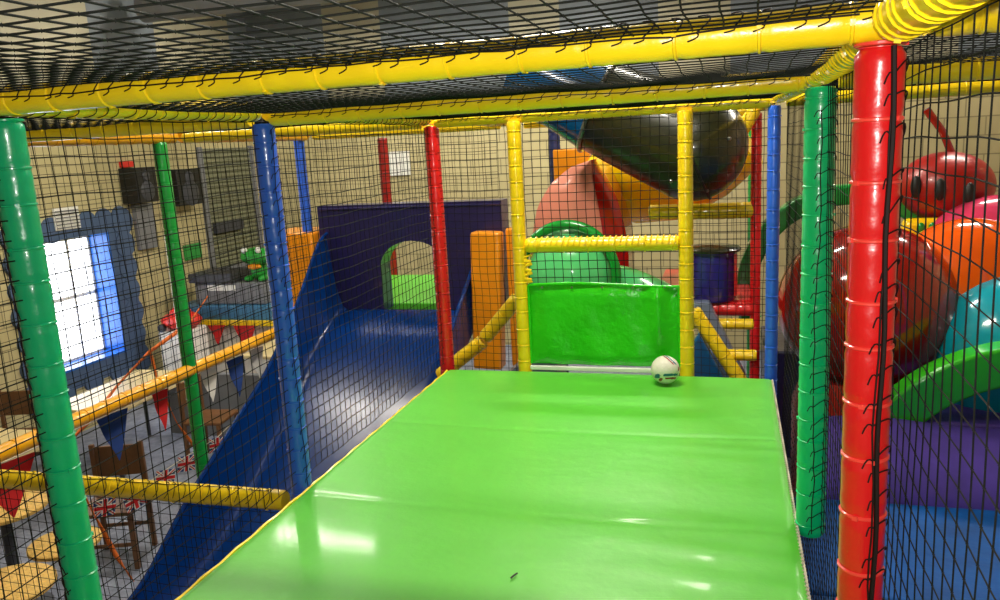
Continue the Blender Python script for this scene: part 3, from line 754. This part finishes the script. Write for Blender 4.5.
tag(G().box((2.35, 6.6, 1.1), (2.8, 6.75, 1.6), rot=Matrix.Rotation(.4, 3, 'Y')).build('back_panel', 'blue', bevel=.02), 'blue padded panel at the right behind the caterpillar', 'panel')
tag(G().box((.3, 7.2, FZ), (3.6, 8.2, -.6)).build('platform_base', 'navy', bevel=.02), 'navy padded platform behind ball and caterpillar', 'platform')

# ------------------------------------------------------------------ cafe side, left
def round_table(x, y, r, label, m='wicker'):
    t = root('round_table', (x, y, FZ), label, 'table', 'round cafe tables')
    G().lathe((x, y, FZ + .72), [(0, 0), (r - .02, 0), (r, .01), (r, .03), (r - .01, .038), (0, .038)], 40).build('table_top', m, t)
    G().lathe((x, y, FZ), [(0, 0), (.2, 0), (.2, .02), (.04, .06), (.035, .70), (.12, .72)], 20).build('pedestal', 'greydark', t)
round_table(-3.72, 2.98, .24, 'round cane-topped cafe table at the bottom left, nearest the camera')
round_table(-4.62, 3.78, .27, 'round cane-topped table at the left edge below the red pennant')
round_table(-3.80, 3.46, .2, 'small round cane-topped table half hidden behind the thick green post')
def long_table(x, y, w, d, label, rz=0):
    t = root('cafe_table', (x, y, FZ), label, 'table', 'pale rectangular cafe tables')
    G().box((x - w / 2, y - d / 2, FZ + .70), (x + w / 2, y + d / 2, FZ + .74)).build('table_top', 'palewood', t, bevel=.01)
    for sx in (-1, 1):
        for sy in (-1, 1):
            a = x + sx * (w / 2 - .05); b = y + sy * (d / 2 - .05)
            G().tube([(a, b, FZ), (a, b, FZ + .70)], .02, 10).build('leg', 'greydark', t)
long_table(-5.75, 6.25, .8, 1.3, 'pale wooden cafe table under the window, farthest one')
long_table(-5.75, 4.6, .8, 1.0, 'pale wooden cafe table at the left edge below the window')
long_table(-5.0, 7.9, .75, .75, 'small pale wooden cafe table in front of the kiosk counter')
def chair(x, y, rz, label, seatm='wood'):
    t = root('cafe_chair', (x, y, FZ), label, 'chair', 'brown wooden cafe chairs')
    R3 = Matrix.Rotation(rz, 3, 'Z'); T = V((x, y, FZ))
    def pb(name, parts, m):
        g = G()
        for a, b in parts: g.box(a, b)
        g.v = [tuple(R3 @ V(q) + T) for q in g.v]; return g.build(name, m, t, bevel=.006)
    pb('seat', [((-.2, -.2, .43), (.2, .2, .46))], seatm)
    for sx in (-1, 1):
        pb('leg', [((sx * .18 - .018, -.19, 0), (sx * .18 + .018, -.155, .43))], 'wood')
        pb('leg', [((sx * .18 - .018, .165, 0), (sx * .18 + .018, .2, .86))], 'wood')
    pb('backrest', [((-.165, .172, .60), (.165, .192, .84))], 'wood')
    pb('stretcher', [((-.165, -.18, .18), (.165, -.165, .21))], 'wood'); pb('stretcher', [((-.165, .175, .18), (.165, .19, .21))], 'wood')
chair(-4.42, 4.5, .35, 'brown wooden chair beyond the Union Jack flag string, right of the green post')
chair(-4.6, 3.2, 1.2, 'brown wooden chair between cane tables at the left')
chair(-6.55, 5.6, .3, 'brown wooden chair at the long pale table')
chair(-4.9, 6.35, 1.7, 'brown wooden chair under the window beside the far table')

# partition screen low, grey, carrying flag bunting
tag(G().box((-5.9, 6.95, FZ), (-4.2, 7.03, FZ + .7)).build('low_partition', 'greyd', bevel=.01), 'low grey partition screen behind the flag bunting', 'partition')
def jack(x, y, z, w, h, rz, tilt, label):
    g = G(); R3 = Matrix.Rotation(rz, 3, 'Z') @ Matrix.Rotation(tilt, 3, 'Y')
    def q(pts, mi, d):
        g.mi = mi; g.prism([V((p[0] * w, d, p[1] * h)) for p in pts], (0, .0015, 0))
    q([(-.5, -.5), (.5, -.5), (.5, .5), (-.5, .5)], 0, 0)
    for s in (-1, 1):
        q([(-.5 * s, -.5), (-.38 * s, -.5), (.5 * s, .38), (.5 * s, .5), (.38 * s, .5), (-.5 * s, -.38)], 1, -.002 - .0002 * s)
        q([(-.5 * s, -.5), (-.46 * s, -.5), (.5 * s, .46), (.5 * s, .5), (.46 * s, .5), (-.5 * s, -.46)], 2, -.004 - .0002 * s)
    q([(-.14, -.5), (.14, -.5), (.14, .5), (-.14, .5)], 1, -.006); q([(-.5, -.17), (.5, -.17), (.5, .17), (-.5, .17)], 1, -.0062)
    q([(-.08, -.5), (.08, -.5), (.08, .5), (-.08, .5)], 2, -.008); q([(-.5, -.1), (.5, -.1), (.5, .1), (-.5, .1)], 2, -.0082)
    g.v = [tuple(R3 @ V(p)) for p in g.v]
    o = g.build('union_flag', ['flagblue', 'flagwhite', 'flagred'], None, smooth=False); o.location = (x, y, z)
    tag(o, label, 'flag', 'small Union Jack flags on a string')
fl = [((-4.10, 4.09, -.96), 'small Union Jack flag on the string, leftmost, below the low yellow rail'),
      ((-4.10, 4.37, -1.04), 'small Union Jack flag on the string, second from the left'),
      ((-4.10, 4.70, -1.01), 'small Union Jack flag on the string, third from the left, below blue pennant'),
      ((-4.10, 4.95, -1.00), 'small Union Jack flag on the string, second from the right'),
      ((-4.10, 5.35, -1.0), 'small Union Jack flag on the string, rightmost, beside the slide edge')]
for i, (p, l) in enumerate(fl): jack(p[0], p[1], p[2], .15, .12, math.radians(68), random.uniform(-.3, .3), l)
tag(G().tube([(-4.15, 3.8, -.85)] + [(p[0], p[1], p[2] + .055) for p, _ in fl] + [(-4.1, 5.8, -.85)], .004, 6).build('flag_string', 'twine'), 'pale string carrying the small Union Jack flags', 'string')

def pennant(p, w, h, rz, m, label, tilt=0.0):
    g = G(); R3 = Matrix.Rotation(rz, 3, 'Z') @ Matrix.Rotation(tilt, 3, 'Y')
    n = 8; vs = []; fs = []
    for j in range(n + 1):
        for i in range(5):
            t = j / n; a = (i / 4 - .5) * (1 - t * .98); vs.append((a * w, .01 * math.sin(t * 6 + a * 4), -t * h))
    for j in range(n):
        for i in range(4): k = j * 5 + i; fs.append((k, k + 1, k + 6, k + 5))
    g.add(vs, fs); g.add([(x, y + .003, z) for x, y, z in vs], [tuple(reversed(f)) for f in fs])
    g.v = [tuple(R3 @ V(q)) for q in g.v]
    o = g.build('pennant', m, None); o.location = p; tag(o, label, 'pennant', 'plain triangular bunting pennants')
RZ = math.radians(75)
pens = [((-3.58, 2.98, -.14), .34, .30, 'flagred', 'large red triangular pennant at the left edge behind the green post'),
        ((-3.56, 3.72, -.13), .22, .30, 'flagblue', 'blue triangular pennant below the long sloping rail'),
        ((-3.54, 4.12, -.12), .13, .27, 'flagred', 'narrow red triangular pennant beside the mid-green post'),
        ((-3.53, 4.62, -.12), .16, .24, 'flagwhite', 'white triangular pennant right of the mid-green post'),
        ((-3.52, 4.92, -.12), .18, .30, 'flagblue', 'blue triangular pennant beside the slide, between white pennant and slide'),
        ((-3.52, 5.2, -.12), .16, .24, 'flagwhite', 'white triangular pennant closest to the blue slide')]
for p, w_, h_, m_, l in pens: pennant(p, w_, h_, RZ, m_, l)
tag(G().tube([(-3.57, 2.75, -.10)] + [(p[0][0], p[0][1], p[0][2] + .005) for p in pens] + [(-3.5, 5.5, -.1)], .004, 6).build('bunting_string', 'twine'), 'pale string under the long rail carrying plain pennants', 'string')

# orange crepe streamers
def ribbon(pts, label, w=.03):
    g = G(); P = []
    for (a, b) in zip(pts, pts[1:]):
        for k in range(12): P.append(V(a).lerp(V(b), k / 12))
    P.append(V(pts[-1])); vs = []
    for i, q in enumerate(P):
        an = i * .22; s = V((math.cos(an) * .4, math.sin(an) * .5, .75)).normalized() * w / 2; vs += [q - s, q + s]
    fs = [(2 * i, 2 * i + 1, 2 * i + 3, 2 * i + 2) for i in range(len(P) - 1)]
    g.add(vs, fs); o = g.build('streamer', 'ribbon'); s = o.modifiers.new('t', 'SOLIDIFY'); s.thickness = .006
    tag(o, label, 'streamer', 'twisted orange streamers')
ribbon([(-4.0, 5.34, .26), (-4.0, 5.09, .11), (-4.0, 4.61, 0), (-4.0, 4.27, -.14), (-4.0, 3.99, -.29), (-4.0, 3.8, -.37)], 'orange streamer draped from beside the kiosk down to the left rail')
ribbon([(-3.7, 4.27, .11), (-3.7, 4.30, -.14), (-3.7, 4.44, -.47), (-3.7, 4.67, -.84)], 'orange streamer hanging beside the mid-green post')
ribbon([(-3.42, 3.16, -.20), (-3.4, 3.22, -.31), (-3.4, 3.32, -.58), (-3.4, 3.41, -.86), (-3.4, 3.51, -1.09)], 'orange streamer hanging right of the thick green post', .035)

# kiosk at the far left
kc = root('kiosk_counter', (-6.0, 8.8, FZ), 'kiosk counter with blue top and yellow edge by the far left wall', 'counter')
G().box((-6.75, 8.45, FZ), (-5.15, 9.05, FZ + .95)).build('counter_body', 'flagwhite', kc, bevel=.01)
G().box((-6.8, 8.38, FZ + .95), (-5.1, 9.1, FZ + 1.12)).build('counter_top', 'counterblue', kc, bevel=.01)
G().box((-6.8, 8.35, FZ + .88), (-5.1, 8.40, FZ + .95)).build('edge_strip', 'yellow', kc, bevel=.008)
tl = root('coffee_machine', (-6.2, 8.7, FZ + 1.12), 'grey and charcoal drinks machine on the kiosk counter', 'machine')
G().box((-6.55, 8.5, FZ + 1.12), (-5.55, 8.95, FZ + 1.40)).build('machine_body', 'greyd', tl, bevel=.02)
G().box((-6.60, 8.45, FZ + 1.40), (-5.96, 9.0, FZ + 1.52)).build('machine_hood', 'greydark', tl, bevel=.02)
G().box((-6.35, 8.48, FZ + 1.30), (-5.95, 8.51, FZ + 1.37)).build('machine_panel', 'white', tl, bevel=.005)
gt = root('toy_frog', (-5.72, 8.7, FZ + 1.40), 'bright green soft toy sitting on the grey drinks machine', 'toy')
G().ell((-5.70, 8.7, FZ + 1.52), (.11, .12, .12), 24, 16).build('body', 'toygreen', gt)
hh = G().ell((-5.70, 8.66, FZ + 1.71), (.22, .15, .11), 24, 16).build('head', 'toygreen', gt)
for x in (-5.80, -5.60): G().ell((x, 8.55, FZ + 1.80), .04, 12, 8).build('eye', 'white', hh)
for x in (-5.80, -5.60): G().ell((x, 8.60, FZ + 1.44), (.05, .09, .04), 12, 8).build('foot', 'toygreen', gt)
G().ell((-5.70, 8.58, FZ + 1.59), (.10, .06, .035), 16, 10).build('scarf', 'orange', gt)
tag(G().box((XW, 8.95, .02), (XW + .03, 9.3, .22)).build('exit_sign', 'kelly', bevel=.005), 'small green sign on the left wall above the kiosk', 'sign')
rt = root('toy_car', (-6.4, 8.0, FZ), 'red ride-on toy car on a white stand left of the kiosk', 'toy')
G().box((-6.65, 7.85, FZ), (-6.25, 8.25, FZ + .92)).build('stand', 'flagwhite', rt, bevel=.02)
G().ell((-6.45, 8.05, FZ + 1.02), (.26, .2, .11), 24, 14).build('car_body', 'toyred', rt)
G().ell((-6.45, 8.05, FZ + 1.12), (.12, .14, .08), 20, 12).build('car_roof', 'toyred', rt)
for sx in (-.14, .14): G().tube([(-6.45 + sx, 7.84, FZ + .96), (-6.45 + sx, 7.88, FZ + .96)], .05, 16).build('wheel', 'black', rt)
# wall items
def speaker(y, z, w, h, label):
    t = root('wall_speaker', (XW, y, z), label, 'speaker', 'black wall speakers')
    cab = G().box((XW + .0, y - w / 2, z), (XW + .24, y + w / 2, z + h)).build('cabinet', 'black', t, bevel=.01)
    G().lathe((0, 0, 0), [(0, .0), (.10, .0), (.11, .012), (0, .016)], 24)
    g = G()
    for zz, r in ((z + h * .33, w * .33), (z + h * .75, w * .18)): g.tube([(XW + .24, y, zz), (XW + .255, y, zz)], [r, r * .8], 24)
    g.build('speaker_cone', 'greydark', cab)
speaker(8.15, .86, .36, .42, 'black speaker on the left wall, left of the mid-green post')
speaker(8.95, .76, .50, .46, 'wider black speaker on the left wall, right of the mid-green post')
tag(G().box((XW, 8.0, 1.29), (XW + .05, 8.2, 1.36)).build('red_label', 'toyred', bevel=.005), 'small red box above the left wall speaker', 'box')
tag(G().box((XW, 8.1, .28), (XW + .06, 8.42, .84)).build('notice_board', 'greyd', bevel=.01), 'tall grey notice panel under the left wall speaker', 'panel')
vg = root('vent_grille', (XW, 7.05, .8), 'white louvred vent on the wall above the window', 'vent')
G().box((XW + .015, 6.9, .66), (XW + .035, 7.25, .90)).build('vent_plate', 'white', vg, bevel=.005)
for i in range(6): G().box((XW + .035, 6.92, .68 + i * .036), (XW + .05, 7.23, .69 + i * .036)).build('louvre', 'greyd', vg)
tag(G().box((XW + .03, 9.6, .30), (XW + .1, 10.25, .44)).build('wall_sign', 'greydark', bevel=.01), 'dark sign at the foot of the olive roller shutter', 'sign')
tag(G().box((-4.95, YN - .04, .95), (-4.5, YN, 1.30)).build('wall_notice', 'white', bevel=.005), 'blank white notice on the far wall above the purple arch', 'notice')
# red round cafe bits on kiosk front: pennant
pennant((-5.75, 8.30, -.70), .30, .42, 0, 'flagred', 'red triangular pennant on the front of the kiosk counter')
pennant((-6.15, 8.30, -.70), .24, .26, 0, 'flagred', 'small red triangular pennant on the kiosk front, left one')

# fluorescent fittings on the ceiling
def fitting(x, y, label):
    LE = 45 if x == -4.35 else 88
    t = root('ceiling_light', (x, y, CZ), label, 'light', 'fluorescent ceiling lights')
    G().box((x - .75, y - .12, CZ - .18), (x + .75, y + .12, CZ - .14)).build('housing', 'white', t, bevel=.01)
    G().box((x - .72, y - .09, CZ - .22), (x + .72, y + .09, CZ - .182)).build('diffuser', 'tube', t, bevel=.02)
    for sx in (-.6, .6): G().tube([(x + sx, y, CZ - .14), (x + sx, y, CZ)], .005, 6).build('suspension_rod', 'steel', t)
    pl = bpy.data.lights.new('fluorescent_spill', 'POINT'); pl.energy = LE * .85; pl.color = (1, .93, .80); pl.shadow_soft_size = .12
    po = bpy.data.objects.new('fluorescent_spill', pl); COL.objects.link(po); po.location = (x, y, CZ - .42)
    l = bpy.data.lights.new('fluorescent', 'AREA'); l.shape = 'RECTANGLE'; l.size = 1.45; l.size_y = .2; l.energy = LE; l.color = (1, .93, .80)
    o = bpy.data.objects.new('fluorescent_light', l); COL.objects.link(o); o.location = (x, y, CZ - .24)
LE = 88
for (x, y, l) in ((-.9, 3.65, 'ceiling light above the middle of the green deck'), (-.9, 6.9, 'ceiling light above the plastic slides'), (-4.35, 5.1, 'ceiling light above the cafe tables'),
                  (-5.0, 8.3, 'ceiling light near the kiosk'), (-2.0, 8.6, 'ceiling light behind the purple arch'), (2.4, 8.2, 'ceiling light above the caterpillar')):
    fitting(x, y, l)

# ------------------------------------------------------------------ camera, flash, world
C0 = V((0, 0, 1.337))
yaw, pit, rol = -0.28685, 0.19457, -0.05381
F = V((math.sin(yaw) * math.cos(pit), math.cos(yaw) * math.cos(pit), -math.sin(pit))); R0 = V((math.cos(yaw), -math.sin(yaw), 0)); U0 = R0.cross(F)
Rr = R0 * math.cos(rol) + U0 * math.sin(rol); Ur = -R0 * math.sin(rol) + U0 * math.cos(rol)
cd = bpy.data.cameras.new('camera'); cam = bpy.data.objects.new('camera', cd); COL.objects.link(cam)
m4 = Matrix((Rr, Ur, -F)).transposed().to_4x4(); m4.translation = C0; cam.matrix_world = m4
cd.sensor_width = 36; cd.lens = 794.8 * 36 / 1000; cd.clip_start = .02; cd.clip_end = 100
sc.camera = cam
fl_ = bpy.data.lights.new('camera_flash', 'AREA'); fl_.shape = 'RECTANGLE'; fl_.size = .05; fl_.size_y = .03; fl_.energy = 24; fl_.color = (1, .97, .92)
fo = bpy.data.objects.new('camera_flash', fl_); COL.objects.link(fo); mf = m4.copy(); mf.translation = C0 + Ur * .05 + Rr * .03 + F * .02; fo.matrix_world = mf
wd = bpy.data.worlds.new('daylight'); sc.world = wd; wd.use_nodes = True
bg = wd.node_tree.nodes['Background']; bg.inputs[0].default_value = (.95, .97, 1.0, 1); bg.inputs[1].default_value = 6.0
sc.view_settings.view_transform = 'Standard'; sc.view_settings.look = 'None'; sc.view_settings.gamma = 1; sc.view_settings.use_curve_mapping = False
sc.view_settings.exposure = 0.08
